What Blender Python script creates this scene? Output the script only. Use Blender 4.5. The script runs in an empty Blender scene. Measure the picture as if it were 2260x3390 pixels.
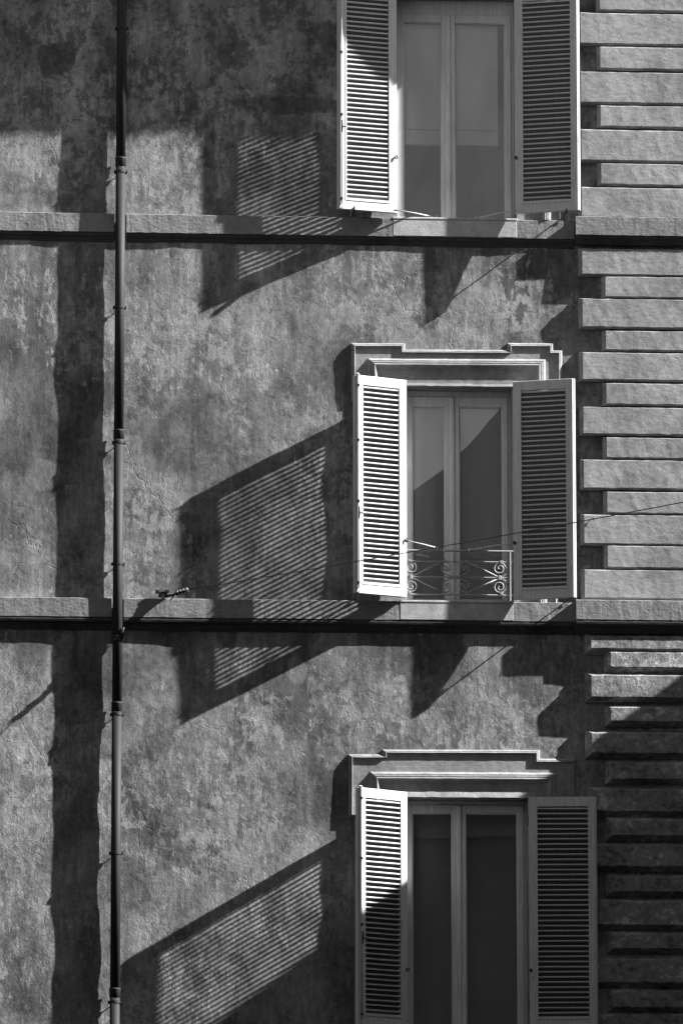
import bpy, math, random
import numpy as np
from mathutils import Vector, Matrix

random.seed(7)
sc = bpy.context.scene
COL = sc.collection
R = math.radians

# ------------------------------------------------------------------ camera
cam_d = bpy.data.cameras.new('camera')
cam = bpy.data.objects.new('camera', cam_d)
COL.objects.link(cam)
cam_d.sensor_fit = 'HORIZONTAL'
cam_d.sensor_width = 24.0
cam_d.lens = 191.9
cam_d.clip_start = 0.5
cam_d.clip_end = 2000.0
cam.location = (0.0, -51.0, 1.6)
cam.rotation_mode = 'XYZ'
cam.rotation_euler = (math.pi / 2 + 0.17, 0.0, -0.06815)
sc.camera = cam

# ------------------------------------------------------------------ sun, sky, exposure
SUN = Vector((4.8, -1.0, 3.6)).normalized()       # towards the sun
sun_d = bpy.data.lights.new('sun', 'SUN')
sun_d.energy = 5.0
sun_d.angle = R(0.47)
sun_d.color = (1.0, 1.0, 1.0)
sun = bpy.data.objects.new('sun', sun_d)
COL.objects.link(sun)
sun.location = (20, -20, 40)
sun.rotation_euler = (-SUN).to_track_quat('-Z', 'Y').to_euler()

w = bpy.data.worlds.new('World')
sc.world = w
w.use_nodes = True
wn = w.node_tree
wn.nodes.clear()
sky = wn.nodes.new('ShaderNodeTexSky')
sky.sky_type = 'NISHITA'
sky.sun_disc = False
sky.sun_elevation = math.asin(SUN.z)
sky.sun_rotation = math.atan2(SUN.x, SUN.y)
sky.air_density = 0.8
sky.dust_density = 1.0
sky.ozone_density = 2.0
sep = wn.nodes.new('ShaderNodeSeparateColor')      # black-and-white film behind a red filter
bgn = wn.nodes.new('ShaderNodeBackground')
bgn.inputs['Strength'].default_value = 0.080
outw = wn.nodes.new('ShaderNodeOutputWorld')
wn.links.new(sky.outputs[0], sep.inputs[0])
wn.links.new(sep.outputs[0], bgn.inputs['Color'])
wn.links.new(bgn.outputs[0], outw.inputs[0])

sc.view_settings.view_transform = 'Standard'
sc.view_settings.look = 'None'
sc.view_settings.gamma = 1.0
sc.view_settings.use_curve_mapping = False
sc.view_settings.exposure = 1.6
sc.cycles.max_bounces = 6
sc.cycles.diffuse_bounces = 1
sc.cycles.transparent_max_bounces = 12

# ------------------------------------------------------------------ materials
class NT:
    def __init__(self, name):
        self.m = bpy.data.materials.new(name)
        self.m.use_nodes = True
        self.t = self.m.node_tree
        self.t.nodes.clear()
        self.out = self.t.nodes.new('ShaderNodeOutputMaterial')
        self.co = self.t.nodes.new('ShaderNodeTexCoord')
        self.bs = self.t.nodes.new('ShaderNodeBsdfPrincipled')
        self.t.links.new(self.bs.outputs[0], self.out.inputs[0])
    def link(self, a, b):
        self.t.links.new(a, b)
    def val(self, v):
        n = self.t.nodes.new('ShaderNodeValue'); n.outputs[0].default_value = v; return n.outputs[0]
    def mapping(self, scale=(1, 1, 1), loc=(0, 0, 0), src=None):
        n = self.t.nodes.new('ShaderNodeMapping')
        n.inputs['Scale'].default_value = scale
        n.inputs['Location'].default_value = loc
        self.link(src or self.co.outputs['Object'], n.inputs['Vector'])
        return n.outputs[0]
    def noise(self, vec, scale, detail=6, rough=0.6, dist=0.0):
        n = self.t.nodes.new('ShaderNodeTexNoise')
        n.inputs['Scale'].default_value = scale
        n.inputs['Detail'].default_value = detail
        n.inputs['Roughness'].default_value = rough
        n.inputs['Distortion'].default_value = dist
        self.link(vec, n.inputs['Vector'])
        return n.outputs[0]
    def warp(self, vec, amt, scale):
        n = self.t.nodes.new('ShaderNodeTexNoise')
        n.inputs['Scale'].default_value = scale; n.inputs['Detail'].default_value = 5; n.inputs['Roughness'].default_value = 0.65
        self.link(vec, n.inputs['Vector'])
        a = self.t.nodes.new('ShaderNodeVectorMath'); a.operation = 'MULTIPLY_ADD'
        a.inputs[1].default_value = (amt, amt, amt)
        self.link(n.outputs['Color'], a.inputs[0]); self.link(vec, a.inputs[2])
        return a.outputs[0]
    def voro(self, vec, scale, feature='DISTANCE_TO_EDGE'):
        n = self.t.nodes.new('ShaderNodeTexVoronoi')
        n.feature = feature
        n.inputs['Scale'].default_value = scale
        self.link(vec, n.inputs['Vector'])
        return n.outputs['Distance']
    def ramp(self, f, a, b, lo=0.0, hi=1.0, smooth=True):
        n = self.t.nodes.new('ShaderNodeMapRange')
        n.interpolation_type = 'SMOOTHSTEP' if smooth else 'LINEAR'
        n.inputs['From Min'].default_value = a
        n.inputs['From Max'].default_value = b
        n.inputs['To Min'].default_value = lo
        n.inputs['To Max'].default_value = hi
        self.link(f, n.inputs['Value'])
        return n.outputs[0]
    def math(self, op, a, b=None, c=None):
        n = self.t.nodes.new('ShaderNodeMath'); n.operation = op
        for i, v in enumerate((a, b, c)):
            if v is None: continue
            if isinstance(v, (int, float)): n.inputs[i].default_value = v
            else: self.link(v, n.inputs[i])
        return n.outputs[0]
    def mix(self, f, a, b):          # float mix
        n = self.t.nodes.new('ShaderNodeMix'); n.data_type = 'FLOAT'
        for i, v in zip((0, 2, 3), (f, a, b)):
            if isinstance(v, (int, float)): n.inputs[i].default_value = v
            else: self.link(v, n.inputs[i])
        return n.outputs[0]
    def colour(self, f):
        n = self.t.nodes.new('ShaderNodeCombineColor')
        for i in range(3):
            if isinstance(f, (int, float)): n.inputs[i].default_value = f
            else: self.link(f, n.inputs[i])
        self.link(n.outputs[0], self.bs.inputs['Base Color'])
    def bump(self, h, strength=0.5, dist=0.01):
        n = self.t.nodes.new('ShaderNodeBump')
        n.inputs['Strength'].default_value = strength
        n.inputs['Distance'].default_value = dist
        self.link(h, n.inputs['Height'])
        self.link(n.outputs[0], self.bs.inputs['Normal'])
    def rough(self, v):
        if isinstance(v, (int, float)): self.bs.inputs['Roughness'].default_value = v
        else: self.link(v, self.bs.inputs['Roughness'])
    def xyz(self):
        n = self.t.nodes.new('ShaderNodeSeparateXYZ')
        self.link(self.co.outputs['Object'], n.inputs[0])
        return n.outputs

def plain(name, v, rough=0.6, metal=0.0, var=0.15, scale=20.0, bump=0.0, bscale=60.0):
    k = NT(name)
    n = k.noise(k.mapping(), scale, 5, 0.6)
    k.colour(k.ramp(n, 0.25, 0.75, v * (1 - var), v * (1 + var), False))
    k.rough(rough)
    k.bs.inputs['Metallic'].default_value = metal
    if bump:
        k.bump(k.noise(k.mapping(), bscale, 6, 0.6), bump, 0.01)
    return k.m

def wall_material():
    k = NT('old_plaster')
    X, Y, Z = k.xyz()
    big = k.noise(k.mapping((1, 1, 0.6)), 0.7, 3, 0.5)
    cloud = k.noise(k.mapping((1, 1, 0.62), (6, 0, 5)), 1.9, 7, 0.58, 0.4)
    med = k.noise(k.mapping((1, 1, 0.70), (3, 0, 1)), 2.3, 12, 0.70, 0.35)
    fine = k.noise(k.mapping((1, 1, 0.75), (9, 0, 4)), 8.0, 9, 0.70, 0.25)
    brush = k.noise(k.mapping((1, 1, 0.14), (2, 0, 9)), 26.0, 7, 0.65, 0.15)
    grain = k.noise(k.mapping((1, 1, 1)), 70.0, 4, 0.7)
    streak = k.noise(k.mapping((1, 1, 0.05), (5, 0, 0)), 22.0, 5, 0.65)
    streak2 = k.noise(k.mapping((1, 1, 0.12), (1, 0, 7)), 4.0, 7, 0.62, 0.5)
    # base coat: slow clouds of tone, washed down by rain
    base = k.ramp(big, 0.36, 0.64, 0.150, 0.225, False)
    base = k.math('MULTIPLY', base, k.ramp(cloud, 0.34, 0.66, 0.54, 1.58, False))
    base = k.math('MULTIPLY', base, k.ramp(streak, 0.35, 0.65, 0.92, 1.08, False))
    base = k.math('MULTIPLY', base, k.ramp(brush, 0.34, 0.66, 0.84, 1.16, False))
    base = k.math('MULTIPLY', base, k.ramp(streak2, 0.36, 0.64, 0.84, 1.16, False))
    # separate coats of limewash and patched areas, each its own tone, with ragged outlines
    pv = k.t.nodes.new('ShaderNodeTexVoronoi'); pv.feature = 'F1'; pv.inputs['Scale'].default_value = 1.0
    k.link(k.warp(k.mapping((1, 1, 0.7), (2, 0, 6)), 1.1, 1.8), pv.inputs['Vector'])
    ps = k.t.nodes.new('ShaderNodeSeparateColor'); k.link(pv.outputs['Color'], ps.inputs[0])
    base = k.math('MULTIPLY', base, k.ramp(ps.outputs[0], 0.0, 1.0, 0.80, 1.20, False))
    pv2 = k.t.nodes.new('ShaderNodeTexVoronoi'); pv2.feature = 'F1'; pv2.inputs['Scale'].default_value = 3.2
    k.link(k.warp(k.mapping((1, 1, 0.8), (7, 0, 1)), 0.55, 4.0), pv2.inputs['Vector'])
    ps2 = k.t.nodes.new('ShaderNodeSeparateColor'); k.link(pv2.outputs['Color'], ps2.inputs[0])
    base = k.math('MULTIPLY', base, k.ramp(ps2.outputs[1], 0.0, 1.0, 0.90, 1.10, False))
    eave_lift = k.ramp(k.math('ADD', Z, k.math('MULTIPLY', k.math('SUBTRACT', cloud, 0.5), 1.2)), 13.85, 14.35)
    base = k.math('MULTIPLY', base, k.ramp(eave_lift, 0, 1, 1.0, 1.30, False))      # coat lightened inside the eave's shadow, so its shade comes out paler
    # paint lost in flakes, in some zones only: the paler coat below
    zone = k.ramp(k.noise(k.mapping((1, 1, 0.8), (14, 0, 2)), 0.8, 3, 0.5), 0.40, 0.60, -0.085, 0.030, False)
    for (zx, zz, ra, rb, am) in ((4.9, 12.40, 1.1, 0.35, 0.10), (4.5, 8.45, 1.2, 0.38, 0.09), (2.1, 7.55, 1.0, 0.75, 0.085), (1.95, 13.6, 0.55, 0.40, 0.07), (0.5, 7.8, 0.5, 0.9, 0.07)):
        ex = k.math('POWER', k.math('DIVIDE', k.math('SUBTRACT', X, zx), ra), 2.0); ez = k.math('POWER', k.math('DIVIDE', k.math('SUBTRACT', Z, zz), rb), 2.0)
        zone = k.math('ADD', zone, k.ramp(k.math('ADD', ex, ez), 0.3, 1.3, am, 0.0))
    zone = k.math('MINIMUM', zone, 0.035)
    flake = k.math('ADD', k.math('ADD', k.math('MULTIPLY', med, 0.55), k.math('MULTIPLY', fine, 0.45)), zone)
    pale = k.ramp(flake, 0.492, 0.535)
    paler = k.ramp(k.math('ADD', k.math('ADD', k.math('MULTIPLY', fine, 0.68), k.math('MULTIPLY', brush, 0.32)), zone), 0.525, 0.565)
    base = k.mix(k.math('MULTIPLY', pale, 0.62), base, 0.275)
    base = k.mix(k.math('MULTIPLY', paler, 0.60), base, 0.40)
    # soot and mould blotches, thicker high up
    soot_n = k.noise(k.mapping((1, 1, 0.85), (20, 0, 3)), 2.7, 12, 0.76, 0.3)
    soot_f = k.noise(k.mapping((1, 1, 0.85), (31, 0, 8)), 10.0, 8, 0.72, 0.2)
    high = k.ramp(Z, 12.9, 14.6)
    soot = k.ramp(k.math('ADD', k.math('ADD', k.math('MULTIPLY', soot_n, 0.65), k.math('MULTIPLY', soot_f, 0.35)), k.math('MULTIPLY', high, 0.022)), 0.515, 0.560)
    base = k.mix(k.math('MULTIPLY', soot, k.ramp(high, 0, 1, 0.42, 0.60, False)), base, 0.055)
    # water stains running down below the string courses
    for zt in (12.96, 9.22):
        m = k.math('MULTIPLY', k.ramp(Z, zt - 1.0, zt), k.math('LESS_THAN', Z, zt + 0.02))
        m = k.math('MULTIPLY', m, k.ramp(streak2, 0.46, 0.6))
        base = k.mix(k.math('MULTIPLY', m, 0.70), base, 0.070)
    # mortar repairs with ragged outlines
    wx = k.math('MULTIPLY', k.math('SUBTRACT', med, 0.5), 0.36)
    wz = k.math('MULTIPLY', k.math('SUBTRACT', soot_n, 0.5), 0.36)
    def blob(x, z, rx, rz, p=2.0, shear=0.0):
        xx = k.math('ADD', k.math('SUBTRACT', X, x), wx); zz = k.math('ADD', k.math('SUBTRACT', Z, z), wz)
        if shear: zz = k.math('SUBTRACT', zz, k.math('MULTIPLY', xx, shear))
        dx = k.math('POWER', k.math('ABSOLUTE', k.math('DIVIDE', xx, rx)), p)
        dz = k.math('POWER', k.math('ABSOLUTE', k.math('DIVIDE', zz, rz)), p)
        return k.ramp(k.math('ADD', dx, dz), 0.6, 1.25, 1.0, 0.0)
    base = k.mix(k.math('MULTIPLY', blob(0.745, 14.76, 0.165, 0.17, 5.0, 0.3), 0.75), base, 0.07)
    base = k.mix(k.math('MULTIPLY', blob(3.05, 8.87, 0.09, 0.15), 0.5), base, 0.33)
    base = k.mix(k.math('MULTIPLY', blob(0.62, 10.70, 0.18, 0.16), 0.45), base, 0.27)
    base = k.mix(k.math('MULTIPLY', blob(2.95, 14.35, 0.60, 0.09, 2.0), 0.6), base, 0.07)
    base = k.mix(k.math('MULTIPLY', blob(2.2, 13.75, 0.10, 0.55, 2.0), 0.5), base, 0.07)
    base = k.math('MULTIPLY', base, k.ramp(k.noise(k.mapping((1, 1, 0.8), (8, 0, 2)), 19.0, 8, 0.74, 0.2), 0.33, 0.67, 0.72, 1.28, False))
    base = k.math('MULTIPLY', base, k.ramp(grain, 0.25, 0.75, 0.72, 1.28, False))
    k.colour(base)
    k.rough(0.93)
    k.bs.inputs['Specular IOR Level'].default_value = 0.15
    # relief: trowel work, brush lines, sand grain, flaking edges
    low = k.ramp(Z, 7.8, 9.2, 1.0, 0.55)
    g1 = k.noise(k.mapping((1, 1, 0.8)), 22.0, 8, 0.68, 0.35)
    h = k.math('MULTIPLY', k.math('MULTIPLY', g1, 0.9), low)
    h = k.math('ADD', h, k.math('MULTIPLY', k.noise(k.mapping((1, 1, 1)), 95.0, 3, 0.6), 0.20))
    h = k.math('ADD', h, k.math('MULTIPLY', brush, 0.16))
    h = k.math('ADD', h, k.math('MULTIPLY', pale, -0.20))
    h = k.math('ADD', h, k.math('MULTIPLY', paler, -0.14))
    crack = k.ramp(k.voro(k.warp(k.mapping((1, 1, 0.7)), 0.55, 1.4), 0.8), 0.0, 0.007, 1.0, 0.0)
    crackm = k.math('MULTIPLY', crack, k.ramp(k.noise(k.mapping(), 1.1, 2, 0.5), 0.50, 0.58))
    h = k.math('ADD', h, k.math('MULTIPLY', crackm, -0.30))
    k.bump(h, 0.50, 0.012)
    return k.m

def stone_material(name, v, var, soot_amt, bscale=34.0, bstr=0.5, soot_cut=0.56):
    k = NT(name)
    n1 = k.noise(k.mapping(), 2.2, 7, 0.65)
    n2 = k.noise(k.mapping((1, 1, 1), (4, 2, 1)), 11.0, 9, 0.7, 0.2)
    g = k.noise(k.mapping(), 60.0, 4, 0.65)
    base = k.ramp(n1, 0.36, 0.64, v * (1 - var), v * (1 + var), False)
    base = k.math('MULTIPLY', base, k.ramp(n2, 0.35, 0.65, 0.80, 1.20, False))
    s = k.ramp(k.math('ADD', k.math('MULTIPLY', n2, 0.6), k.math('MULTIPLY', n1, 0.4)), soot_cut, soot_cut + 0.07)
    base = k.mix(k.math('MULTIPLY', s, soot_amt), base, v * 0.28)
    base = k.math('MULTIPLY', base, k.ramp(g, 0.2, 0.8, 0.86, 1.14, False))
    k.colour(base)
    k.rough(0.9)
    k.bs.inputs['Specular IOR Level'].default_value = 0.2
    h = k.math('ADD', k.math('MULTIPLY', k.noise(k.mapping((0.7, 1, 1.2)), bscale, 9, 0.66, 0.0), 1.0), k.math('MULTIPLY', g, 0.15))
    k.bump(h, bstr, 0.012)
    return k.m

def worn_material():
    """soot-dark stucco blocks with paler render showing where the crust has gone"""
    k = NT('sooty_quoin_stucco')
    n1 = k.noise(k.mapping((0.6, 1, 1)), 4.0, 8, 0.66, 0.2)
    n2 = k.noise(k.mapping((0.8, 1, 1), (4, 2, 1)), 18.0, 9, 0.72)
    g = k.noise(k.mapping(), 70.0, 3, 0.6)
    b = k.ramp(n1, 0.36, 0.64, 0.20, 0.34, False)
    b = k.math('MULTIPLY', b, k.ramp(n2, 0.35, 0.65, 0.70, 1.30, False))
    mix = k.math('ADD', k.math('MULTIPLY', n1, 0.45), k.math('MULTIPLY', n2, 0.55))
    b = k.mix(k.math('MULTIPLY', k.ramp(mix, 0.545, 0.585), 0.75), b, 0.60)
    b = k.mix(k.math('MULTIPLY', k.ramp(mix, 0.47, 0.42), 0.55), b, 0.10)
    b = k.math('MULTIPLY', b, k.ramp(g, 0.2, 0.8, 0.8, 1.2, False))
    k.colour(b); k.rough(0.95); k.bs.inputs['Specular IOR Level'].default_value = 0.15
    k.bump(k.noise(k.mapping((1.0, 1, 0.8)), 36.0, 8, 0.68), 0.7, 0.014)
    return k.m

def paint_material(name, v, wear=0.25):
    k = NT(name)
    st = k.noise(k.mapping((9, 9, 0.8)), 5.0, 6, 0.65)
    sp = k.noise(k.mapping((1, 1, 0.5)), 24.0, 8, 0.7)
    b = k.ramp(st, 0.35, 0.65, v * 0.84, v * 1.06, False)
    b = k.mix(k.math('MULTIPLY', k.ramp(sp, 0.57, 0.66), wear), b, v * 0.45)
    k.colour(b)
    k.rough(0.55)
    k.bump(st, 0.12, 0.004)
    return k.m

def glass_material(name, refl=0.18):
    k = NT(name)
    k.t.nodes.remove(k.bs)
    tr = k.t.nodes.new('ShaderNodeBsdfTransparent'); tr.inputs[0].default_value = (0.92, 0.92, 0.92, 1)
    gl = k.t.nodes.new('ShaderNodeBsdfGlossy'); gl.inputs['Roughness'].default_value = 0.0
    lw = k.t.nodes.new('ShaderNodeFresnel'); lw.inputs['IOR'].default_value = 1.5
    dirt = k.noise(k.mapping((1, 1, 0.35)), 3.0, 6, 0.6, 0.5)
    wav = k.noise(k.mapping((1, 1, 0.6)), 1.7, 1, 0.5)
    bn = k.t.nodes.new('ShaderNodeBump'); bn.inputs['Strength'].default_value = 0.10; bn.inputs['Distance'].default_value = 0.004
    k.link(wav, bn.inputs['Height']); k.link(bn.outputs[0], gl.inputs['Normal'])
    f = k.math('ADD', lw.outputs[0], k.ramp(dirt, 0.3, 0.7, refl * 0.78, refl * 1.22, False))
    mx = k.t.nodes.new('ShaderNodeMixShader')
    k.link(f, mx.inputs[0]); k.link(tr.outputs[0], mx.inputs[1]); k.link(gl.outputs[0], mx.inputs[2])
    k.link(mx.outputs[0], k.out.inputs[0])
    return k.m

M = {}
M['wall'] = wall_material()
M['trim'] = stone_material('trim_stucco', 0.30, 0.15, 0.25, 30, 0.4, 0.58)
M['fascia'] = stone_material('fascia_stucco', 0.235, 0.20, 0.35, 26, 0.6)
M['quoin'] = stone_material('quoin_stucco', 0.32, 0.25, 0.35, 22, 0.42)
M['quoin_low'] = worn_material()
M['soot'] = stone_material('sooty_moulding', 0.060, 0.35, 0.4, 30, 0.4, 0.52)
M['marble'] = stone_material('travertine', 0.44, 0.10, 0.15, 70, 0.25, 0.62)
M['shutter'] = paint_material('shutter_paint', 0.68, 0.45)
M['blade_shade'] = paint_material('louvre_gap_shade', 0.17, 0.3)  # darkness of the shaded slat gaps, put into the colour
M['frame'] = paint_material('window_paint', 0.85, 0.1)
M['pipe'] = plain('pipe_paint', 0.014, 0.7, 0.0, 0.25, 8.0, 0.05)
M['iron'] = plain('black_iron', 0.025, 0.5, 0.3, 0.3, 30)
M['rail'] = plain('painted_iron', 0.36, 0.5, 0.0, 0.15, 40)
M['glass'] = glass_material('window_glass')
M['curtain'] = plain('curtain_cloth', 0.90, 0.9, 0, 0.06, 6)
M['blind'] = plain('blind_cloth', 0.86, 0.9, 0, 0.05, 5)
M['dark_curtain'] = plain('dark_curtain_cloth', 0.35, 0.9, 0, 0.10, 6)
M['ceramic'] = plain('insulator_ceramic', 0.03, 0.55, 0, 0.2, 30)
M['cable'] = plain('cable_rubber', 0.04, 0.6, 0, 0.2, 20)
M['street'] = plain('cobbled_street', 0.045, 0.9, 0, 0.3, 3, 0.4, 8)
M['neighbour'] = plain('neighbour_stucco', 0.18, 0.9, 0, 0.2, 1.2, 0.2, 20)
M['roof'] = plain('roof_tile', 0.12, 0.9, 0, 0.3, 6, 0.4, 12)
M['room'] = plain('room_plaster', 0.25, 0.9, 0, 0.1, 2)

# ------------------------------------------------------------------ helpers
def link(name, me, mat, parent=None, smooth=False):
    o = bpy.data.objects.new(name, me)
    COL.objects.link(o)
    if mat is not None and not me.materials:
        me.materials.append(mat)
    if smooth:
        me.polygons.foreach_set('use_smooth', [True] * len(me.polygons))
    if parent is not None:
        o.parent = parent
    return o

def tag(o, label=None, cat=None, group=None, kind=None):
    if label: o['label'] = label
    if cat: o['category'] = cat
    if group: o['group'] = group
    if kind: o['kind'] = kind
    return o

def empty(name, loc=(0, 0, 0)):
    o = bpy.data.objects.new(name, None)
    COL.objects.link(o)
    o.location = loc
    o.empty_display_size = 0.2
    return o

class MB:
    """collects shapes for one mesh object"""
    def __init__(self): self.v = []; self.f = []
    def add(self, vs, fs):
        b = len(self.v); self.v += [tuple(p) for p in vs]; self.f += [tuple(i + b for i in q) for q in fs]; return self
    def box(self, x0, x1, y0, y1, z0, z1):
        vs = [(x, y, z) for x in (x0, x1) for y in (y0, y1) for z in (z0, z1)]
        return self.add(vs, [(0, 1, 3, 2), (4, 6, 7, 5), (0, 4, 5, 1), (2, 3, 7, 6), (0, 2, 6, 4), (1, 5, 7, 3)])
    def bevel_box(self, x0, x1, y0, y1, z0, z1, b=0.004):
        """box whose -Y face has chamfered edges"""
        vs = [(x0, y1, z0), (x1, y1, z0), (x1, y1, z1), (x0, y1, z1),
              (x0, y0 + b, z0), (x1, y0 + b, z0), (x1, y0 + b, z1), (x0, y0 + b, z1),
              (x0 + b, y0, z0 + b), (x1 - b, y0, z0 + b), (x1 - b, y0, z1 - b), (x0 + b, y0, z1 - b)]
        fs = [(3, 2, 1, 0), (8, 9, 10, 11)]
        for a in range(4):
            c = (a + 1) % 4
            fs += [(a, c, c + 4, a + 4), (a + 4, c + 4, c + 8, a + 8)]
        return self.add(vs, fs)
    def tube(self, path, r, n=8, cap=True):
        path = [Vector(p) for p in path]
        rs = r if isinstance(r, (list, tuple)) else [r] * len(path)
        vs, fs = [], []
        ref = None
        for i, p in enumerate(path):
            t = (path[min(i + 1, len(path) - 1)] - path[max(i - 1, 0)]).normalized()
            if ref is None:
                ref = t.orthogonal().normalized()
            u = (ref - t * ref.dot(t))
            u = u.normalized() if u.length > 1e-6 else t.orthogonal().normalized()
            ref = u
            s = t.cross(u)
            for k in range(n):
                a = 2 * math.pi * k / n
                vs.append(p + (u * math.cos(a) + s * math.sin(a)) * rs[i])
        for i in range(len(path) - 1):
            for k in range(n):
                k2 = (k + 1) % n
                fs.append((i * n + k, i * n + k2, (i + 1) * n + k2, (i + 1) * n + k))
        if cap:
            fs.append(tuple(range(n - 1, -1, -1)))
            fs.append(tuple((len(path) - 1) * n + k for k in range(n)))
        return self.add(vs, fs)
    def lathe(self, prof, n=24, axis_at=(0, 0)):
        """prof: (radius, z) going up"""
        vs, fs = [], []
        for r, z in prof:
            for k in range(n):
                a = 2 * math.pi * k / n
                vs.append((axis_at[0] + r * math.cos(a), axis_at[1] + r * math.sin(a), z))
        for i in range(len(prof) - 1):
            for k in range(n):
                k2 = (k + 1) % n
                fs.append((i * n + k, i * n + k2, (i + 1) * n + k2, (i + 1) * n + k))
        fs.append(tuple(range(n - 1, -1, -1))); fs.append(tuple((len(prof) - 1) * n + k for k in range(n)))
        return self.add(vs, fs)
    def mesh(self, name):
        me = bpy.data.meshes.new(name)
        me.from_pydata(self.v, [], self.f)
        me.update()
        return me
    def build(self, name, mat, parent=None, smooth=False):
        return link(name, self.mesh(name), mat, parent, smooth)

def rel(o, parent, loc=None):
    """parent o (built in world coordinates) to an Empty that stands at a place of its own"""
    o.parent = parent
    o.matrix_parent_inverse = Matrix.Translation(-Vector(parent.location))
    return o

_tables = {}
def vnoise(X, Z, size, seed):
    """smooth value noise, cell size in metres, range about -1..1"""
    key = seed
    if key not in _tables:
        _tables[key] = np.random.RandomState(seed).uniform(-1, 1, (256, 256))
    T = _tables[key]
    u = np.asarray(X, float) / size + 37.3; v = np.asarray(Z, float) / size + 11.7
    iu = np.floor(u).astype(int); iv = np.floor(v).astype(int)
    fu = u - iu; fv = v - iv
    fu = fu * fu * fu * (fu * (fu * 6 - 15) + 10); fv = fv * fv * fv * (fv * (fv * 6 - 15) + 10)
    g = lambda a, b: T[(a) & 255, (b) & 255]
    return (g(iu, iv) * (1 - fu) + g(iu + 1, iv) * fu) * (1 - fv) + (g(iu, iv + 1) * (1 - fu) + g(iu + 1, iv + 1) * fu) * fv

def offset_path(path, s):
    """inset an open 2-D path (x, z) to its right-hand side by s, mitred"""
    out = []
    n = len(path)
    for i in range(n):
        ns = []
        if i > 0:
            d = Vector(path[i]) - Vector(path[i - 1]); d.normalize(); ns.append(Vector((d.y, -d.x)))
        if i < n - 1:
            d = Vector(path[i + 1]) - Vector(path[i]); d.normalize(); ns.append(Vector((d.y, -d.x)))
        if len(ns) == 1:
            m = ns[0]
        else:
            m = ns[0] + ns[1]
            m = m / max(1e-6, m.dot(ns[0]))
        out.append(Vector(path[i]) + m * s)
    return out

def ribbon(path, prof, step=0.0, jit=0.0, base=0.0, seed=5, caps=True):
    """sweep a moulding profile (inset, depth) along a wall path (x, z); returns an MB"""
    path = [Vector(p) for p in path]
    rows = []
    cols = [offset_path(path, s) for s, d in prof]
    np_ = len(prof)
    for i in range(len(path)):
        rows.append([cols[j][i] for j in range(np_)])
        if step and i < len(path) - 1:
            L = (path[i + 1] - path[i]).length
            k = int(L / step)
            for q in range(1, k):
                t = q / k
                rows.append([cols[j][i].lerp(cols[j][i + 1], t) for j in range(np_)])
    vs = []
    for row in rows:
        for j in range(np_):
            x, z = row[j]
            d = prof[j][1]
            if jit:
                n1 = float(vnoise(x * 1.0 + j * 0.013, z, 0.06, seed)); n2 = float(vnoise(x + j * 0.011, z + 9, 0.045, seed + 1))
                x += jit * n2 * 0.6; z += jit * n1
                if d > 0.0005: d += jit * n2 * 0.6
            vs.append((x, -(d + base), z))
    fs = []
    for i in range(len(rows) - 1):
        for j in range(np_ - 1):
            a = i * np_ + j
            fs.append((a, a + 1, a + np_ + 1, a + np_))
    if caps:
        fs.append(tuple(range(np_ - 1, -1, -1)))
        b = (len(rows) - 1) * np_
        fs.append(tuple(b + j for j in range(np_)))
    return MB().add(vs, fs)

def spline(pts, n=6):
    P = [Vector(p) for p in pts]
    P = [P[0] * 2 - P[1]] + P + [P[-1] * 2 - P[-2]]
    out = []
    for i in range(1, len(P) - 2):
        for k in range(n):
            t = k / n
            a, b, c, d = P[i - 1], P[i], P[i + 1], P[i + 2]
            out.append(0.5 * ((2 * b) + (c - a) * t + (2 * a - 5 * b + 4 * c - d) * t * t + (3 * b - a - 3 * c + d) * t ** 3))
    out.append(P[-2])
    return out

# ------------------------------------------------------------------ the setting: street
g = MB(); g.add([(-300, -300, 0), (300, -300, 0), (300, 300, 0), (-300, 300, 0)], [(0, 1, 2, 3)])
tag(g.build('street', M['street']), kind='structure')

# ------------------------------------------------------------------ the apartment building
CORNER = 7.15
house = empty('apartment_building', (0, 0, 0))
tag(house, 'old apartment building front with peeling stucco, louvred shutters and corner quoins', 'building')

OPEN = {'top': (4.00, 5.17, 13.245, 15.47), 'mid': (4.08, 5.12, 9.52, 11.60), 'low': (4.07, 5.25, 5.45, 7.645)}

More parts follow.
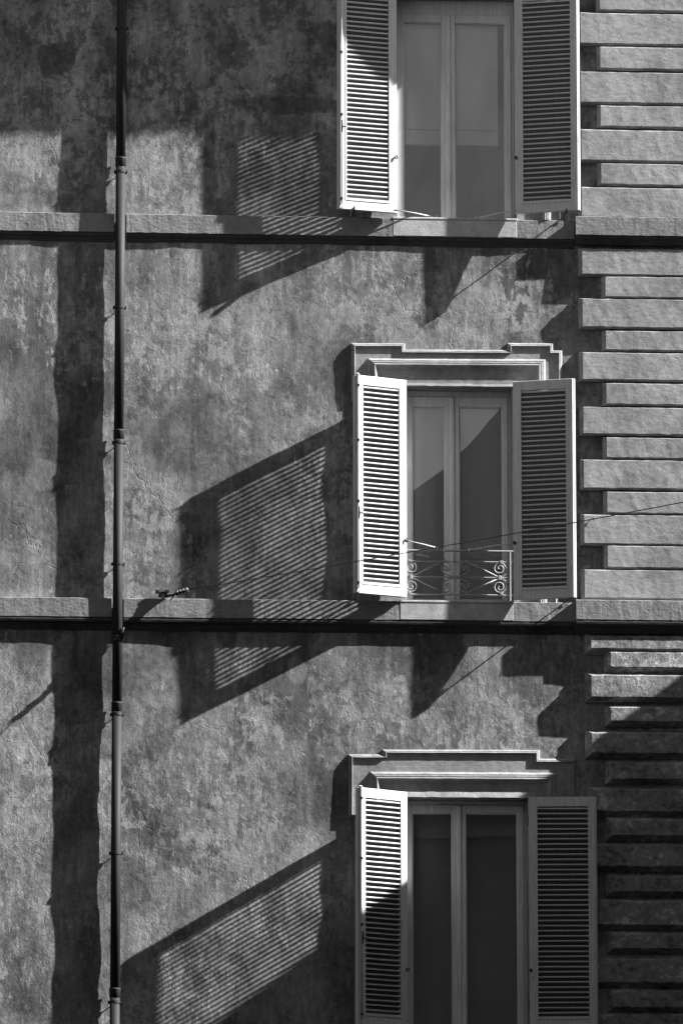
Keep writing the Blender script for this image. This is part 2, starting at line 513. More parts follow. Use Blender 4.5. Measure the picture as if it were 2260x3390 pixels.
def build_wall():
    x0, x1, z0, z1, st = -1.2, CORNER, 4.4, 16.2, 0.02
    nx = int(round((x1 - x0) / st)) + 1; nz = int(round((z1 - z0) / st)) + 1
    xs = np.linspace(x0, x1, nx); zs = np.linspace(z0, z1, nz)
    X, Z = np.meshgrid(xs, zs)
    h = 0.0068 * vnoise(X, Z, 0.55, 1) + 0.0030 * vnoise(X, Z, 0.24, 2) + 0.0011 * vnoise(X, Z, 0.11, 3) + 0.0005 * vnoise(X, Z, 0.045, 4)
    edge = np.minimum.reduce([np.clip((X - x0) / 0.3, 0, 1), np.clip((x1 - X) / 0.3, 0, 1), np.clip((Z - z0) / 0.3, 0, 1), np.clip((z1 - Z) / 0.3, 0, 1)])
    h = h * edge
    co = np.stack([X, -h, Z], -1).reshape(-1, 3)
    i = np.arange(nx - 1)[None, :] + nx * np.arange(nz - 1)[:, None]
    q = np.stack([i, i + 1, i + 1 + nx, i + nx], -1)
    cx = (X[:-1, :-1] + X[1:, 1:]) / 2; cz = (Z[:-1, :-1] + Z[1:, 1:]) / 2
    keep = np.ones(cx.shape, bool)
    for (a, b, c, d) in OPEN.values():
        keep &= ~((cx > a - 0.03) & (cx < b + 0.03) & (cz > c - 0.03) & (cz < d + 0.03))
    q = q[keep].reshape(-1, 4)
    me = bpy.data.meshes.new('wall')
    me.vertices.add(len(co)); me.vertices.foreach_set('co', co.astype(np.float32).ravel())
    me.loops.add(q.size); me.loops.foreach_set('vertex_index', q.astype(np.int32).ravel())
    me.polygons.add(len(q)); me.polygons.foreach_set('loop_start', np.arange(0, q.size, 4, dtype=np.int32))
    me.polygons.foreach_set('loop_total', np.full(len(q), 4, np.int32))
    me.update(); me.validate()
    link('wall', me, M['wall'], house, True)
    # the rest of the shell: wall left, below and above the sheet, sides, back
    b = MB()
    b.box(-14, -1.2, 0.0, 0.3, 0, 17.2)
    b.box(-1.2, CORNER, 0.0, 0.3, 0, 4.4)
    b.box(-1.2, CORNER, 0.0, 0.3, 16.2, 17.2)
    b.box(CORNER - 0.3, CORNER, 0.3, 12, 0, 17.2)
    b.box(-14, -13.7, 0.3, 12, 0, 17.2)
    b.box(-14, CORNER, 12, 12.3, 0, 17.2)
    b.build('shell_wall', M['wall'], house)
    r = MB()
    r.box(-14.1, CORNER + 0.07, -0.80, 12.5, 16.95, 17.10)
    r.add([(-14.2, -0.86, 17.1), (CORNER + 0.07, -0.86, 17.1), (CORNER + 0.07, 12.6, 17.1), (-14.2, 12.6, 17.1), (-14.2, 6, 19.5), (CORNER + 0.07, 6, 19.5)],
          [(0, 1, 5, 4), (2, 3, 4, 5), (1, 2, 5), (3, 0, 4), (3, 2, 1, 0)])
    r.build('roof', M['roof'], house)
    for x in np.arange(-13.6, CORNER, 0.62):
        MB().box(x, x + 0.12, -0.72, 0.0, 16.78, 16.948).build('rafter_end', M['roof'], house)
    # dark rooms behind the windows
    for (a, b_, c, d) in OPEN.values():
        m = MB()
        x0, x1, z0, z1, y0, y1 = a - 0.9, b_ + 0.9, c - 0.5, d + 0.5, 0.302, 3.6
        m.add([(x0, y0, z0), (x1, y0, z0), (x1, y1, z0), (x0, y1, z0), (x0, y0, z1), (x1, y0, z1), (x1, y1, z1), (x0, y1, z1),
               (a, y0, c), (b_, y0, c), (b_, y0, d), (a, y0, d)],
              [(0, 1, 2, 3), (7, 6, 5, 4), (3, 2, 6, 7), (0, 3, 7, 4), (1, 5, 6, 2), (0, 8, 9, 1), (1, 9, 10, 5), (5, 10, 11, 4), (4, 11, 8, 0)])
        m.build('room', M['room'], house)
build_wall()

# ---- string courses
PX = 1.36                                   # drainpipe axis
prof1 = [(0, -0.02), (0, 0.030), (0.006, 0.043), (0.183, 0.043), (0.186, 0.036), (0.194, 0.034), (0.214, 0.031), (0.228, 0.022), (0.232, 0.0165),
         (0.249, 0.0155), (0.250, 0.0095), (0.268, 0.0085), (0.270, 0.004), (0.284, -0.02)]
prof2 = [(0, -0.02), (0, 0.052), (0.006, 0.066), (0.181, 0.066), (0.184, 0.058), (0.192, 0.062), (0.204, 0.0635), (0.220, 0.060), (0.233, 0.050),
         (0.238, 0.036), (0.243, 0.030), (0.258, 0.029), (0.260, 0.021), (0.280, 0.019), (0.282, 0.010), (0.300, 0.008), (0.303, -0.02)]
def course(path, prof, cut, base=0.0, seed=8):
    """plastered band with the soot-blackened moulding it rests on"""
    ribbon(path, prof[:cut] + [(prof[cut - 1][0] + 0.001, -0.02)], 0.03, 0.0030, base, seed).build('string_course', M['fascia'], house)
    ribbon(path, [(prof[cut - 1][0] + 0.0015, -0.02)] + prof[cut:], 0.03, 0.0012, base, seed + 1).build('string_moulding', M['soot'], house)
for zt, prof, cut in ((13.241, prof1, 4), (9.515, prof2, 4), (5.44, prof2, 4)):
    course([(-1.2, zt + 0.004), (PX - 0.056, zt)], prof, cut, seed=8)
    course([(PX + 0.060, zt), (5.716, zt)], prof, cut, seed=10)
# string course breaking forward round the quoins
course([(5.727, 13.267), (CORNER + 0.1, 13.267)], prof1, 4, 0.080, 15)
course([(5.700, 9.535), (CORNER + 0.1, 9.535)], [(a * 1.05, b) for a, b in prof2], 4, 0.082, 17)

# ---- quoins
def quoin(x0, z0, z1, D, d1, cl, cb, ct, mat, seed):
    """one rusticated block: upright sides to depth d1, chamfer to the face at depth D"""
    x1 = CORNER
    n = 22
    vs, fs = [], []
    rnd = random.Random(seed)
    for i in range(n + 1):
        t = i / n
        xf = x0 + (x1 - x0) * t
        xb = (x0 - cl) + (x1 - x0 + cl) * t
        j = lambda a: rnd.uniform(-a, a)
        e = 0.0028
        vs += [(xb, 0.02, z1 + ct), (xb, -d1, z1 + ct + j(e)), (xf, -D + 0.004 + j(e), z1 + 0.001 + j(e)), (xf, -D + j(0.0008), z1 - 0.004 + j(e)),
               (xf, -D + j(0.0012), (z0 + z1) / 2), (xf, -D + j(0.0008), z0 + 0.004 + j(e)), (xf, -D + 0.004 + j(e), z0 - 0.001 + j(e)), (xb, -d1, z0 - cb + j(e)), (xb, 0.02, z0 - cb)]
    m = 9
    for i in range(n):
        for k in range(m - 1):
            a = i * m + k
            fs.append((a, a + 1, a + m + 1, a + m))
    # left cheek with its chamfer
    fs += [(7, 1, 0, 8), (2, 1, 7, 6), (3, 2, 6, 5, 4)]
    fs.append(tuple(n * m + k for k in range(m)))
    return MB().add(vs, fs).build('quoin_block', mat, house)

q_top = [('S', 15.328, 15.536), ('L', 14.991, 15.289), ('S', 14.745, 14.955), ('L', 14.406, 14.703), ('S', 14.170, 14.370), ('L', 13.832, 14.128), ('S', 13.597, 13.797), ('L', 13.275, 13.558),
         ('L', 15.570, 15.86), ('S', 15.895, 16.10), ('L', 16.13, 16.42)]
q_mid = [('L', 12.709, 12.955), ('S', 12.490, 12.683), ('L', 12.192, 12.464), ('S', 11.971, 12.153), ('L', 11.679, 11.938), ('S', 11.441, 11.641), ('L', 11.151, 11.406),
         ('S', 10.922, 11.112), ('L', 10.624, 10.893), ('S', 10.387, 10.586), ('L', 10.087, 10.361), ('S', 9.860, 10.064), ('L', 9.564, 9.831)]
q_low = [('L', 9.075, 9.19), ('S', 8.899, 9.038), ('L', 8.612, 8.817), ('S', 8.383, 8.510), ('L', 8.079, 8.266), ('S', 7.834, 7.983), ('L', 7.526, 7.729), ('S', 7.299, 7.445), ('L', 7.006, 7.197),
         ('S', 6.768, 6.905), ('L', 6.454, 6.670), ('S', 6.231, 6.364), ('L', 5.909, 6.125), ('S', 5.678, 5.825), ('L', 5.437, 5.601), ('S', 5.19, 5.33), ('L', 4.88, 5.07)]
for i, (k, a, b) in enumerate(q_top): quoin(5.79 if k == 'L' else 5.98, a, b, 0.080, 0.050, 0.034, 0.017, 0.011, M['quoin'], 100 + i)
for i, (k, a, b) in enumerate(q_mid): quoin(5.79 if k == 'L' else 6.012, a, b, 0.080, 0.050, 0.034, 0.014, 0.008, M['quoin'], 200 + i)
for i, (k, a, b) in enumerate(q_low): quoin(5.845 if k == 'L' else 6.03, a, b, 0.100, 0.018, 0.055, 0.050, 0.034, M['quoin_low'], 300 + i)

# ---- window surrounds
prof_out = [(-0.002, -0.02), (0, 0.012), (0.003, 0.017), (0.017, 0.031), (0.0175, 0.022), (0.0205, 0.022), (0.0215, 0.030), (0.030, 0.038), (0.034, 0.036), (0.037, 0.014)]
prof_in = [(-0.002, 0.0), (0.000, 0.018), (0.024, 0.046), (0.0245, 0.040), (0.0285, 0.040), (0.0295, 0.047), (0.046, 0.051), (0.0465, 0.042), (0.0505, 0.042), (0.0515, 0.046), (0.061, 0.056), (0.068, 0.056),
           (0.073, 0.046), (0.088, 0.032), (0.089, 0.026), (0.106, 0.022), (0.108, 0.0165)]
def surround(out, inn, op, lip):
    ribbon(out, prof_out, 0.04, 0.0014, seed=21).build('window_surround', M['trim'], house)
    a, b, c, d = op
    # flat of the architrave: one U-shaped sheet with the reveals behind it
    o2 = offset_path(out, 0.034)
    m = MB()
    pts = [(p.x, -0.0162, p.y) for p in o2] + [(b, -0.0162, c), (b, -0.0162, d), (a, -0.0162, d), (a, -0.0162, c)]
    m.add(pts, [tuple(range(len(pts)))])
    Y0, Y1 = -0.0162, 0.32
    m.add([(a, Y0, c), (a, Y1, c), (a, Y1, d), (a, Y0, d)], [(0, 1, 2, 3)])
    m.add([(b, Y0, c), (b, Y1, c), (b, Y1, d), (b, Y0, d)], [(3, 2, 1, 0)])
    m.add([(a, Y0, d), (b, Y0, d), (b, Y1, d), (a, Y1, d)], [(0, 1, 2, 3)])
    m.add([(a, Y0, c), (b, Y0, c), (b, Y1, c), (a, Y1, c)], [(0, 1, 2, 3)])
    m.build('architrave', M['trim'], house)
    ribbon(inn, prof_in, 0.04, 0.0014, seed=22).build('window_moulding', M['trim'], house)
    # lintel lip just above the opening
    (y1, dz0, dz1) = lip
    ribbon([(a - 0.06, d + dz1), (b + 0.06, d + dz1)], [(0, 0.010), (0.004, y1 * 0.55), (dz1 - dz0 - 0.004, y1), (dz1 - dz0, y1 - 0.004), (dz1 - dz0 + 0.001, 0.010)], 0.03, 0.003, seed=31).build('lintel_lip', M['trim'], house)

surround([(3.62, 9.515), (3.62, 11.44), (3.574, 11.44), (3.574, 12.012), (4.089, 12.018), (4.089, 11.958), (5.071, 11.966), (5.071, 12.033), (5.513, 12.037), (5.513, 11.970), (5.597, 11.970), (5.597, 11.44), (5.55, 11.44), (5.55, 9.515)],
         [(3.733, 9.515), (3.733, 11.865), (5.437, 11.880), (5.437, 9.515)], OPEN['mid'], (0.024, 0.002, 0.044))
surround([(3.60, 5.445), (3.60, 7.45), (3.549, 7.45), (3.549, 8.053), (3.869, 8.056), (3.869, 8.102), (5.357, 8.110), (5.357, 8.028), (5.703, 8.030), (5.703, 7.45), (5.65, 7.45), (5.65, 5.445)],
         [(3.749, 5.445), (3.749, 7.890), (5.519, 7.895), (5.519, 5.445)], OPEN['low'], (0.040, 0.002, 0.062))
surround([(3.56, 13.241), (3.56, 15.30), (3.50, 15.30), (3.50, 15.88), (4.05, 15.88), (4.05, 15.82), (5.10, 15.82), (5.10, 15.89), (5.60, 15.89), (5.60, 15.83), (5.66, 15.83), (5.66, 15.30), (5.61, 15.30), (5.61, 13.241)],
         [(3.66, 13.241), (3.66, 15.74), (5.50, 15.74), (5.50, 13.241)], OPEN['top'], (0.024, 0.002, 0.044))

# ---- marble sills
for (a, b, z0, z1, dep) in ((3.973, 5.165, 13.062, 13.247, 0.0455), (4.033, 5.113, 9.336, 9.521, 0.0685), (4.03, 5.24, 5.26, 5.451, 0.0685)):
    MB().bevel_box(a, b, -dep, 0.26, z0, z1 - 0.022, 0.004).bevel_box(a - 0.004, b + 0.004, -dep - 0.004, 0.25, z1 - 0.0215, z1 + 0.001, 0.005).build('window_sill', M['marble'], house)

# ---- windows
def window(op, ftop, gtop, ml, mr, sr, bottom_rail=0.05, tilt=(0.0, 0.0)):
    a, b, c, d = op
    Y = 0.215
    fr = MB()
    fr.bevel_box(a, a + 0.03, Y + 0.012, Y + 0.075, c, d, 0.003).bevel_box(b - 0.028, b, Y + 0.012, Y + 0.075, c, d, 0.003)
    fr.bevel_box(a + 0.03, b - 0.028, Y + 0.012, Y + 0.075, ftop, d, 0.003)
    wnd = fr.build('window', M['frame'], house)
    cen = (ml + mr) / 2
    halves = ((a + 0.030, cen - 0.001), (cen + 0.001, b - 0.028))
    for i, (x0, x1) in enumerate(halves):
        s0 = 0.066 if i == 0 else mr - x0
        s1 = x1 - ml if i == 0 else b - 0.028 - sr
        m = MB()
        z0, z1 = c + 0.003, ftop - 0.002
        m.bevel_box(x0, x0 + s0, Y, Y + 0.05, z0, z1, 0.004)
        m.bevel_box(x1 - s1, x1, Y, Y + 0.05, z0, z1, 0.004)
        m.bevel_box(x0 + s0, x1 - s1, Y + 0.002, Y + 0.05, gtop, z1, 0.004)
        m.bevel_box(x0 + s0, x1 - s1, Y + 0.002, Y + 0.05, z0, z0 + bottom_rail, 0.004)
        # glazing bead
        g0, g1, h0, h1 = x0 + s0, x1 - s1, z0 + bottom_rail, gtop
        for bx in ((g0, g0 + 0.009, h0, h1), (g1 - 0.009, g1, h0, h1), (g0 + 0.009, g1 - 0.009, h1 - 0.009, h1), (g0 + 0.009, g1 - 0.009, h0, h0 + 0.009)):
            m.bevel_box(bx[0], bx[1], Y + 0.012, Y + 0.04, bx[2], bx[3], 0.003)
        m.build('casement', M['frame'], wnd)
        p = MB()
        t = tilt[i]
        dx = (g1 - g0) * math.tan(t) / 2
        p.add([(g0 - 0.004, Y + 0.026 - dx, h0 - 0.004), (g1 + 0.004, Y + 0.026 + dx, h0 - 0.004), (g1 + 0.004, Y + 0.026 + dx, h1 + 0.004), (g0 - 0.004, Y + 0.026 - dx, h1 + 0.004)], [(0, 1, 2, 3)])
        p.build('pane', M['glass'], wnd)
    # covering strip where the leaves meet, and a handle
    MB().bevel_box(cen - 0.020, cen + 0.020, Y - 0.014, Y + 0.002, c + 0.012, ftop - 0.012, 0.006).build('meeting_strip', M['frame'], wnd)
    MB().bevel_box(cen - 0.012, cen + 0.012, Y - 0.020, Y - 0.012, c + 0.40, c + 0.50, 0.003).tube([(cen, Y - 0.018, c + 0.45), (cen, Y - 0.045, c + 0.45), (cen, Y - 0.05, c + 0.37)], 0.006, 8).build('window_handle', M['frame'], wnd)
    return wnd

window(OPEN['top'], 15.33, 15.245, 4.467, 4.599, 5.084)
window(OPEN['mid'], 11.548, 11.451, 4.489, 4.626, 5.041)
window(OPEN['low'], 7.609, 7.529, 4.545, 4.675, 5.165)

# ---- shutters
TH = 0.046
def shutter(side, hx, hd, fx, fd, z0, z1, label, rod=True, slope=45):
    """side -1: left leaf, +1: right leaf; hinge at (hx, -hd), free edge at (fx, -fd)"""
    W = math.hypot(fx - hx, fd - hd)
    th = math.atan2(fd - hd, abs(fx - hx))
    H = z1 - z0
    s = side
    def X(a, b):                        # local interval measured from the hinge
        return (a, b) if s > 0 else (-b, -a)
    st, rt, rb = 0.082, 0.092, 0.118
    m = MB()
    def bar(a, b, c, d, y0=-TH / 2, y1=TH / 2, bv=0.003):
        p, q = X(a, b); m.bevel_box(p, q, y0, y1, c, d, bv)
    bar(0, st, 0, H); bar(W - st, W - 0.012, 0, H); bar(W - 0.0122, W, 0, H, -TH / 2 + 0.014, TH / 2)      # rebated meeting edge
    bar(st, W - st, H - rt, H, -TH / 2 + 0.001); bar(st, W - st, 0, rb - 0.02, -TH / 2 + 0.001)
    o = m.build('shutter', M['shutter'], house)
    o.location = (hx, -hd, z0)
    o.rotation_euler = (0, 0, -s * th)
    o['label'] = label
    # bead round the louvres
    b0 = rb - 0.02
    for (p, q, c, d, y0) in ((st - 0.014, st, b0 - 0.012, H - rt, 0.0035), (W - st, W - st + 0.014, b0 - 0.012, H - rt, 0.0035), (st, W - st, b0 - 0.012, b0 + 0.014, 0.005)):
        xa, xb = X(p, q)
        MB().bevel_box(xa, xb, -TH / 2 - y0, -TH / 2 + 0.006, c, d, 0.002).build('bead', M['shutter'], o)
    # louvre slats
    pitch = 0.0470
    n = int((H - rt - b0 - 0.03) / pitch)
    pitch = (H - rt - b0 - 0.018) / n
    xa, xb = X(st - 0.006, W - st + 0.006)
    tilt = R(slope); t = 0.0102; yw = 0.0180
    hv = t / math.cos(tilt) / 2; tn = math.tan(tilt)
    sect = [(-yw, yw * tn - hv + 0.002), (-yw - 0.0012, yw * tn), (-yw, yw * tn + hv - 0.002), (-yw + 0.0025, (yw - 0.0025) * tn + hv),
            (yw, -yw * tn + hv), (yw, -yw * tn - hv), (-yw + 0.0025, (yw - 0.0025) * tn - hv)]
    k = len(sect)
    vs = [(xa, y, z) for y, z in sect] + [(xb, y, z) for y, z in sect]
    fs = [(i, (i + 1) % k, k + (i + 1) % k, k + i) for i in range(k)] + [tuple(range(k - 1, -1, -1)), tuple(range(k, 2 * k))]
    sm = MB().add(vs, fs).mesh('slat'); sm.materials.append(M['shutter']); sm.materials.append(M['blade_shade'])
    for i in (3, 4, 5): sm.polygons[i].material_index = 1        # blades coloured dark to deepen the shade between slats; noses keep shutter paint
    rnd = random.Random(int(hx * 1000 + z0 * 10))
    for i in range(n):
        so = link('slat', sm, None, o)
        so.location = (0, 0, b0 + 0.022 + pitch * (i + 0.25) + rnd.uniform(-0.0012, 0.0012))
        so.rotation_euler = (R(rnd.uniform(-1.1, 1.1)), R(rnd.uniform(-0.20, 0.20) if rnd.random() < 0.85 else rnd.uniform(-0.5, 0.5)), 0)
    # hinges
    for hz in (0.22, H / 2, H - 0.22):
        MB().lathe([(0.009, hz - 0.05), (0.009, hz + 0.05)], 10, (0.0, TH / 2 - 0.004)).build('hinge', M['iron'], o)
    # bolt rod down the free stile with handle and hooks
    if rod:
        xr = s * (W - 0.030); yr = -TH / 2 - 0.010
        mm = MB().tube([(xr, yr, 0.045), (xr, yr, H - 0.015)], 0.0062, 8)
        mm.tube(spline([(xr, yr, 0.05), (xr, yr - 0.004, 0.025), (xr - s * 0.012, yr - 0.002, 0.016), (xr - s * 0.020, yr, 0.026)], 4), 0.005, 6)
        mm.tube(spline([(xr, yr, H - 0.02), (xr, yr, H + 0.006), (xr + s * 0.020, yr + 0.004, H + 0.012), (xr + s * 0.034, yr + 0.014, H + 0.004)], 4), 0.006, 6)
        mm.build('bolt_rod', M['shutter'], o, True)
        for hz in (0.10, H * 0.42, H * 0.70, H - 0.10):
            xa, xb = X(W - 0.040, W - 0.020)
            MB().bevel_box(xa, xb, yr - 0.010, -TH / 2 + 0.001, hz - 0.012, hz + 0.012, 0.004).build('rod_guide', M['iron'], o)
        hz = H * 0.365
        MB().tube([(xr, yr - 0.006, hz - 0.055), (xr, yr - 0.014, hz + 0.0), (xr, yr - 0.010, hz + 0.06)], [0.006, 0.009, 0.006], 8).tube([(xr, yr - 0.01, hz), (xr - s * 0.035, yr - 0.030, hz - 0.004)], 0.006, 6).build('bolt_handle', M['iron'], o, True)
    # eye for the stay hook near the hinge
    xe = s * 0.022; ze = 0.545
    MB().tube(spline([(xe, -TH / 2, ze), (xe - s * 0.006, -TH / 2 - 0.018, ze + 0.012), (xe - s * 0.018, -TH / 2 - 0.026, ze), (xe - s * 0.008, -TH / 2 - 0.020, ze - 0.014), (xe + s * 0.004, -TH / 2 - 0.006, ze - 0.006)], 4), 0.006, 6).build('stay_eye', M['iron'], o, True)
    return o

shutter(-1, 4.000, 0.09, 3.428, 0.2506, 13.270, 15.47, 'left leaf of the top window, white louvres half in the eave shadow', True, 47)
shutter(+1, 5.149, 0.09, 5.748, 0.290, 13.285, 15.47, 'right leaf of the top window, louvres in shade, lit edge', False, 42)
shutter(-1, 4.085, 0.09, 3.580, 0.329, 9.545, 11.640, 'left leaf of the middle window, fully sunlit white louvres', True, 41.5)
shutter(+1, 5.118, 0.09, 5.680, 0.300, 9.530, 11.638, 'right leaf of the middle window, shaded louvres behind the cable', False, 42)
shutter(-1, 4.080, 0.09, 3.597, 0.453, 5.470, 7.688, 'left leaf of the bottom window, sunlit only at its top', True, 37)
shutter(+1, 5.240, 0.09, 5.876, 0.160, 5.470, 7.650, 'right leaf of the bottom window, opened nearly flat, all in shade', False, 42)

# ---- iron rods that stop the shutters
def stop_rod(x, z, y0, ln, side):
    m = MB().tube([(x, 0.02, z), (x, -y0 - ln, z)], 0.0065, 8)
    m.bevel_box(x - 0.007, x + 0.007, -y0 - ln - 0.004, -y0 - ln + 0.05, z - 0.012, z + 0.030, 0.003)
    m.tube([(x, -y0 - 0.03, z), (x, -y0 - 0.03, z - 0.018), (x + side * 0.012, -y0 - 0.03, z - 0.022)], 0.006, 6)
    return m.build('shutter_stop', M['iron'], house)
for (x, z, y0, ln, sd) in ((5.62, 9.532, 0.05, 0.24, 1), (3.60, 9.530, 0.05, 0.27, -1), (5.618, 13.272, 0.03, 0.24, 1), (3.585, 13.262, 0.03, 0.25, -1)):
    stop_rod(x, z, y0, ln, sd)

# ---- railing of the middle window
def railing():
    cx, cz, Y = 4.564, 9.757, -0.004
    S = 1 / 1244.0
    P = lambda zx, zy, mx, mz, y=Y: (cx + mx * (zx - 665) * S, y, cz - mz * (zy - 545) * S)
    top = MB().bevel_box(4.081, 5.119, Y - 0.013, Y + 0.013, 10.004, 10.020, 0.004).build('railing', M['rail'], house)
    for z in (9.908, 9.757, 9.590):
        MB().bevel_box(4.081, 5.119, Y - 0.006, Y + 0.006, z - 0.0062, z + 0.0062, 0.003).build('bar', M['rail'], top)
    for x in (5.086, 4.042 + 0.045):
        MB().bevel_box(x - 0.007, x + 0.007, Y - 0.0125, Y + 0.0125, 9.535, 10.004, 0.003).build('post', M['rail'], top)
    s1 = [(680, 540), (740, 522), (800, 490), (822, 452), (808, 420), (780, 414), (758, 432), (768, 452), (782, 446)]
    s2 = [(800, 358), (752, 374), (728, 404), (726, 440), (744, 466), (772, 462), (786, 444)]
    s3 = [(1204, 362), (1150, 384), (1128, 430), (1145, 474), (1185, 488), (1225, 470), (1234, 430), (1215, 402), (1186, 400), (1170, 424), (1184, 442)]
    s4 = [(1218, 362), (1262, 416), (1272, 490), (1222, 532), (1195, 545)]
    for mx in (1, -1):
        for mz in (1, -1):
            for s in (s1, s2, s3, s4):
                MB().tube(spline([P(a, b, mx, mz) for a, b in s], 5), 0.0062, 8).build('scroll', M['rail'], top, True)
            MB().tube([P(815, 360, mx, mz), P(1190, 545, mx, mz)], 0.0068, 8).build('brace', M['rail'], top, True)
            for (a, b) in ((797, 352), (1210, 358)):
                x, y, z = P(a, b, mx, mz)
                MB().bevel_box(x - 0.013, x + 0.013, Y - 0.011, Y + 0.011, z - 0.014, z + 0.014, 0.003).build('collar', M['rail'], top)
        x, y, z = P(1190, 545, mx, 1)
        MB().bevel_box(x - 0.013, x + 0.013, Y - 0.012, Y + 0.012, z - 0.021, z + 0.021, 0.003).build('collar', M['rail'], top)
    MB().bevel_box(cx - 0.017, cx + 0.017, Y - 0.012, Y + 0.012, cz - 0.021, cz + 0.021, 0.003).build('collar', M['rail'], top)
railing()

# stays from the shutters to the rail or sill
def stay(a, b):
    m = MB().tube([a, (Vector(a) + Vector(b)) / 2 + Vector((0, 0, 0.004)), b], 0.0058, 8)
    m.tube(spline([b, (b[0], b[1] - 0.016, b[2] + 0.012), (b[0], b[1] - 0.02, b[2] - 0.006), (b[0], b[1] - 0.006, b[2] - 0.016)], 4), 0.007, 6)
    return m.build('shutter_stay', M['shutter'], house, True)
stay((4.062, -0.125, 10.092), (4.455, -0.022, 10.018))
stay((5.138, -0.125, 10.078), (4.696, -0.022, 10.018))
stay((3.985, -0.12, 13.300), (4.40, 0.02, 13.262))
stay((5.155, -0.12, 13.316), (4.78, 0.02, 13.262))

# ------------------------------------------------------------------ drainpipe
pipe = empty('drainpipe', (PX, -0.077, 0))
tag(pipe, 'long grey round drainpipe running down the stucco wall', 'drainpipe')
PY = -0.077
joints = [0.35, 3.10, 5.785, 8.476, 11.083, 13.736, 16.40, 17.0]
lean = lambda z: 0.0
for i in range(len(joints) - 1):
    z0, z1 = joints[i], joints[i + 1]
    o = MB().lathe([(0.0465, z0 + 0.012), (0.0465, z1)], 32, (PX, PY)).build('pipe_section', M['pipe'], None, True)
    rel(o, pipe)
    if i:
        c = MB().lathe([(0.0468, z0 - 0.045), (0.0515, z0 - 0.043), (0.0520, z0 + 0.028), (0.0545, z0 + 0.032), (0.0545, z0 + 0.042), (0.0468, z0 + 0.046)], 32, (PX, PY)).build('pipe_collar', M['pipe'], None, True)
        rel(c, pipe)
for z in (15.057, 13.640, 12.316, 11.005, 9.840, 8.405, 7.094, 5.700, 4.3, 3.0, 1.6):
    m = MB().lathe([(0.0475, z - 0.013), (0.0535, z - 0.012), (0.0535, z + 0.012), (0.0475, z + 0.013)], 32, (PX, PY))
    for s in (-1, 1):
        m.tube([(PX + s * 0.050, PY - 0.012, z - 0.012), (PX + s * 0.062, PY - 0.012, z - 0.012)], 0.011, 8)
        m.box(PX + s * 0.056 - 0.008, PX + s * 0.056 + 0.008, PY - 0.02, PY + 0.02, z - 0.016, z + 0.010)
    m.tube([(PX, PY + 0.04, z - 0.004), (PX, 0.02, z - 0.01)], 0.005, 8)
    rel(m.build('pipe_clamp', M['pipe'], None, False), pipe)
# older iron strap under the lower string course
m = MB().lathe([(0.048, 9.10), (0.056, 9.102), (0.056, 9.15), (0.048, 9.152)], 32, (PX, PY))
m.tube(spline([(PX + 0.045, PY - 0.03, 9.10), (PX + 0.058, PY - 0.045, 9.14), (PX + 0.050, PY - 0.05, 9.19), (PX + 0.058, PY - 0.04, 9.225)], 4), [0.012] * 13, 8)
rel(m.build('iron_strap', M['iron'], None, False), pipe)

# ------------------------------------------------------------------ cable and its insulator
ins = empty('insulator_bracket', (1.80, -0.066, 9.525))
tag(ins, 'black iron bracket with ribbed insulator on the lower string course', 'insulator')
base, tip = Vector((1.800, -0.064, 9.530)), Vector((2.010, -0.330, 9.558))
m = MB().box(1.745, 1.83, -0.110, -0.05, 9.523, 9.575).box(1.715, 1.75, -0.10, -0.06, 9.560, 9.590).box(1.80, 1.845, -0.125, -0.06, 9.570, 9.588)
m.box(1.77, 1.80, -0.13, -0.10, 9.50, 9.545)
rel(m.build('wall_plate', M['iron']), ins)
d = (tip - base)
rel(MB().tube([base + Vector((0, -0.03, 0)), base + d * 0.30 + Vector((0.01, 0, -0.004)), base + d * 0.55, tip], [0.014, 0.012, 0.009, 0.008], 8).build('arm', M['iron'], None, True), ins)
rel(MB().tube([base + d * 0.50, base + d * 0.40 + Vector((-0.03, 0.05, -0.055))], 0.006, 6).build('brace', M['iron'], None, True), ins)
ax = d.normalized()
qn = ax.to_track_quat('Z', 'Y')
for i, t in enumerate((0.58, 0.71, 0.84, 0.97)):
    c = base + d * t
    mm = MB().lathe([(0.008, -0.012), (0.022, -0.010), (0.029, -0.002), (0.026, 0.004), (0.012, 0.012)], 14)
    mm.v = [tuple(c + qn @ Vector(p)) for p in mm.v]
    rel(mm.build('insulator_disc', M['ceramic'], None, True), ins)

cab = []
A, B = tip, Vector((11.28, -7.90, 10.34))
for i in range(41):
    t = i / 40
    p = A.lerp(B, t); p.z -= 0.07 * 4 * t * (1 - t)
    cab.append(p)
cb = MB().tube(cab, 0.0044, 6).build('overhead_cable', M['cable'], None, True)
tag(cb, 'thin dark cable stretched from the insulator across the middle window', 'cable')
# small iron hook in a quoin
hk = MB().tube(spline([(5.875, -0.06, 10.330), (5.875, -0.092, 10.330), (5.877, -0.100, 10.318), (5.875, -0.094, 10.306)], 4), 0.005, 6).build('wall_hook', M['iron'], None, True)
tag(hk, 'small black iron hook in a quoin block beside the cable', 'hook')

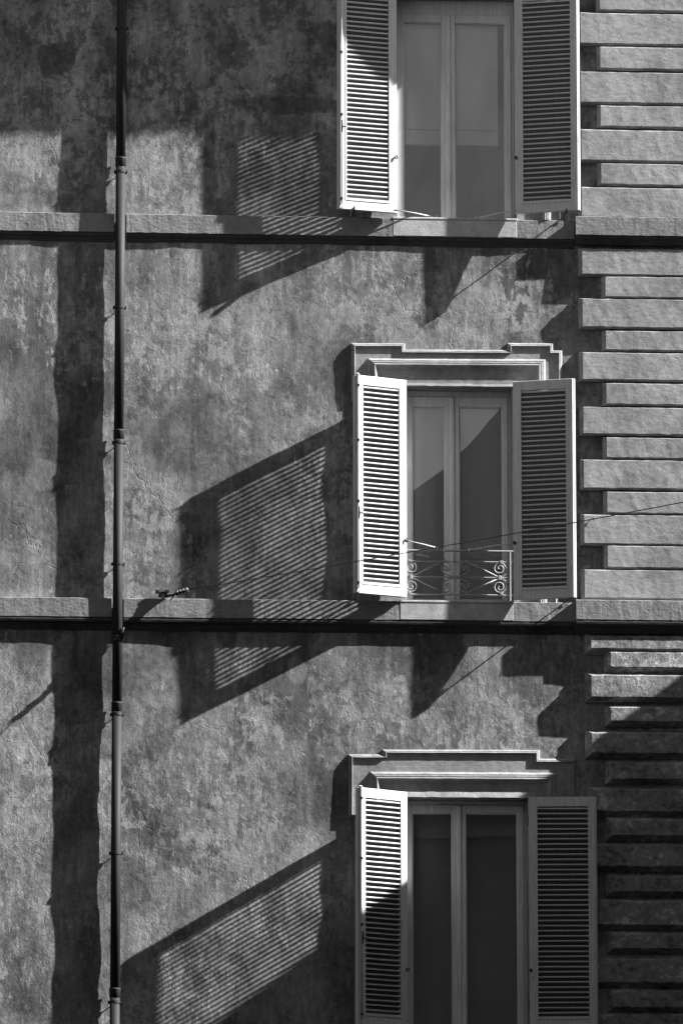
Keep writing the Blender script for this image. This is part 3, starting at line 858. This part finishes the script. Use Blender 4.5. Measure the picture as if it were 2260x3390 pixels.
# ------------------------------------------------------------------ curtains behind the glass
def curtain(name, x0, x1, z0, z1, y, amp, wl, mat, seed, hem=0.0, flat=0.0):
    rnd = random.Random(seed)
    n = int((x1 - x0) / 0.01) + 1; k = 12
    vs, fs = [], []
    ph = rnd.uniform(0, 6)
    for j in range(k + 1):
        z = z0 + (z1 - z0) * j / k
        for i in range(n + 1):
            x = x0 + (x1 - x0) * i / n
            s = math.sin(x * 2 * math.pi / wl + ph + 0.5 * math.sin(x * 9 + ph)) + 0.4 * math.sin(x * 5.1 * math.pi / wl + 1.0 + z * 0.4)
            zz = z
            if j == 0: zz = z0 + hem * math.sin(x * 7 + ph)
            vs.append((x, y + amp * s, zz))
    for j in range(k):
        for i in range(n):
            a = j * (n + 1) + i
            fs.append((a, a + 1, a + n + 2, a + n + 1))
    return MB().add(vs, fs).build(name, mat, None, True)
c = curtain('window_blind', 4.02, 5.02, 14.04, 15.40, 0.30, 0.004, 0.60, M['blind'], 2, 0.004)
tag(c, 'white cloth blind drawn halfway down the top window', 'blind')
h = MB().bevel_box(4.02, 5.02, 0.286, 0.292, 14.045, 14.09, 0.002).build('hem', M['blind'], c)
MB().tube([(4.02, 0.285, 14.20), (4.5, 0.285, 14.197), (5.02, 0.285, 14.201)], 0.005, 8).build('slat_pocket', M['blind'], c)
c = curtain('curtain', 4.10, 5.10, 9.56, 11.50, 0.285, 0.006, 0.34, M['curtain'], 3)
tag(c, 'thin curtain in soft folds behind the middle window', 'curtain')
c = curtain('curtain', 4.09, 5.23, 5.50, 7.60, 0.45, 0.005, 0.55, M['dark_curtain'], 4)
tag(c, 'dim hanging curtain behind the dark panes of the bottom window', 'curtain')

# ------------------------------------------------------------------ buildings across the alley and behind the camera
nb = empty('neighbour_building', (16, -8, 0))
tag(nb, 'plain stucco building across the side alley, casting shade on the lower quoins', 'building')
NX, NH = 11.08, 12.11
rel(MB().box(NX + 0.12, NX + 12, -6.5, 14, 0, NH - 0.25).build('wall', M['neighbour']), nb)
rel(MB().box(NX, NX + 12.1, -6.55, 14.1, NH - 0.2495, NH).build('roof', M['roof']), nb)
for yy in (-5, -1, 3, 7, 11):
    for zz in (2.0, 5.2, 8.4):
        f = MB().box(NX + 0.10, NX + 0.16, yy, yy + 1.1, zz, zz + 1.9).build('window', M['frame']); rel(f, nb)
tb = empty('street_shade_block', (18, -28, 0))  # unseen; added to keep the street in shade and cut sky light
tag(tb, 'unseen tall block added on the right side of the street to shade it', 'building')
rel(MB().box(11.3, 24, -50, -7, 0, 21).build('wall', M['neighbour']), tb)
rel(MB().box(10.9, 24.4, -50.4, -6.6, 21.001, 21.5).build('roof', M['roof']), tb)
lb = empty('sky_screen_block', (-12, -26, 0))  # unseen; added to hide low sky from the lower floors
tag(lb, 'unseen low block added on the left side of the street to screen off sky light', 'building')
rel(MB().box(-22, -4.6, -47, -5, 0, 11.6).build('wall', M['neighbour']), lb)
rel(MB().box(-22.4, -4.2, -47.4, -4.6, 11.601, 12.0).build('roof', M['roof']), lb)
ch = empty('gabled_hall', (14, -62, 0))
tag(ch, 'tall gabled building at the far end of the street, seen mirrored in the panes', 'building')
yb = -62.0
out = [(-10, 0), (34, 0), (34, 18), (20, 30), (15.5, 29.6), (13.6, 27.2), (12.3, 25.2), (11.1, 23.4), (10.0, 22.2), (8.8, 21.2), (7.0, 20.1), (4.0, 18.8), (-10, 18.0)]
vs = [(x, yb, z) for x, z in out] + [(x, yb - 20, z) for x, z in out]
n = len(out)
rel(MB().add(vs, [tuple(range(n)), tuple(range(2 * n - 1, n - 1, -1))] + [(i, n + i, n + (i + 1) % n, (i + 1) % n) for i in range(n)]).build('wall', M['neighbour']), ch)
for x in (4, 8, 12, 16, 20, 24, 28):
    for z in (3, 7.2):
        wf = MB().box(x - 0.25, x + 1.45, yb + 0.001, yb + 0.10, z - 0.25, z + 2.3).build('window', M['frame']); rel(wf, ch)
        pn = MB().box(x, x + 1.2, yb + 0.08, yb + 0.12, z, z + 2.0).build('pane', M['iron']); pn.parent = wf
for x, z, ww, hh in ((9.0, 16.4, 0.5, 0.9), (12.6, 17.2, 0.6, 1.1)):
    wf = MB().box(x, x + ww, yb + 0.001, yb + 0.08, z, z + hh).build('window', M['blind']); rel(wf, ch)
rel(MB().box(-10, 34, yb + 0.001, yb + 0.35, 14.2, 14.4).build('cornice', M['neighbour']), ch)
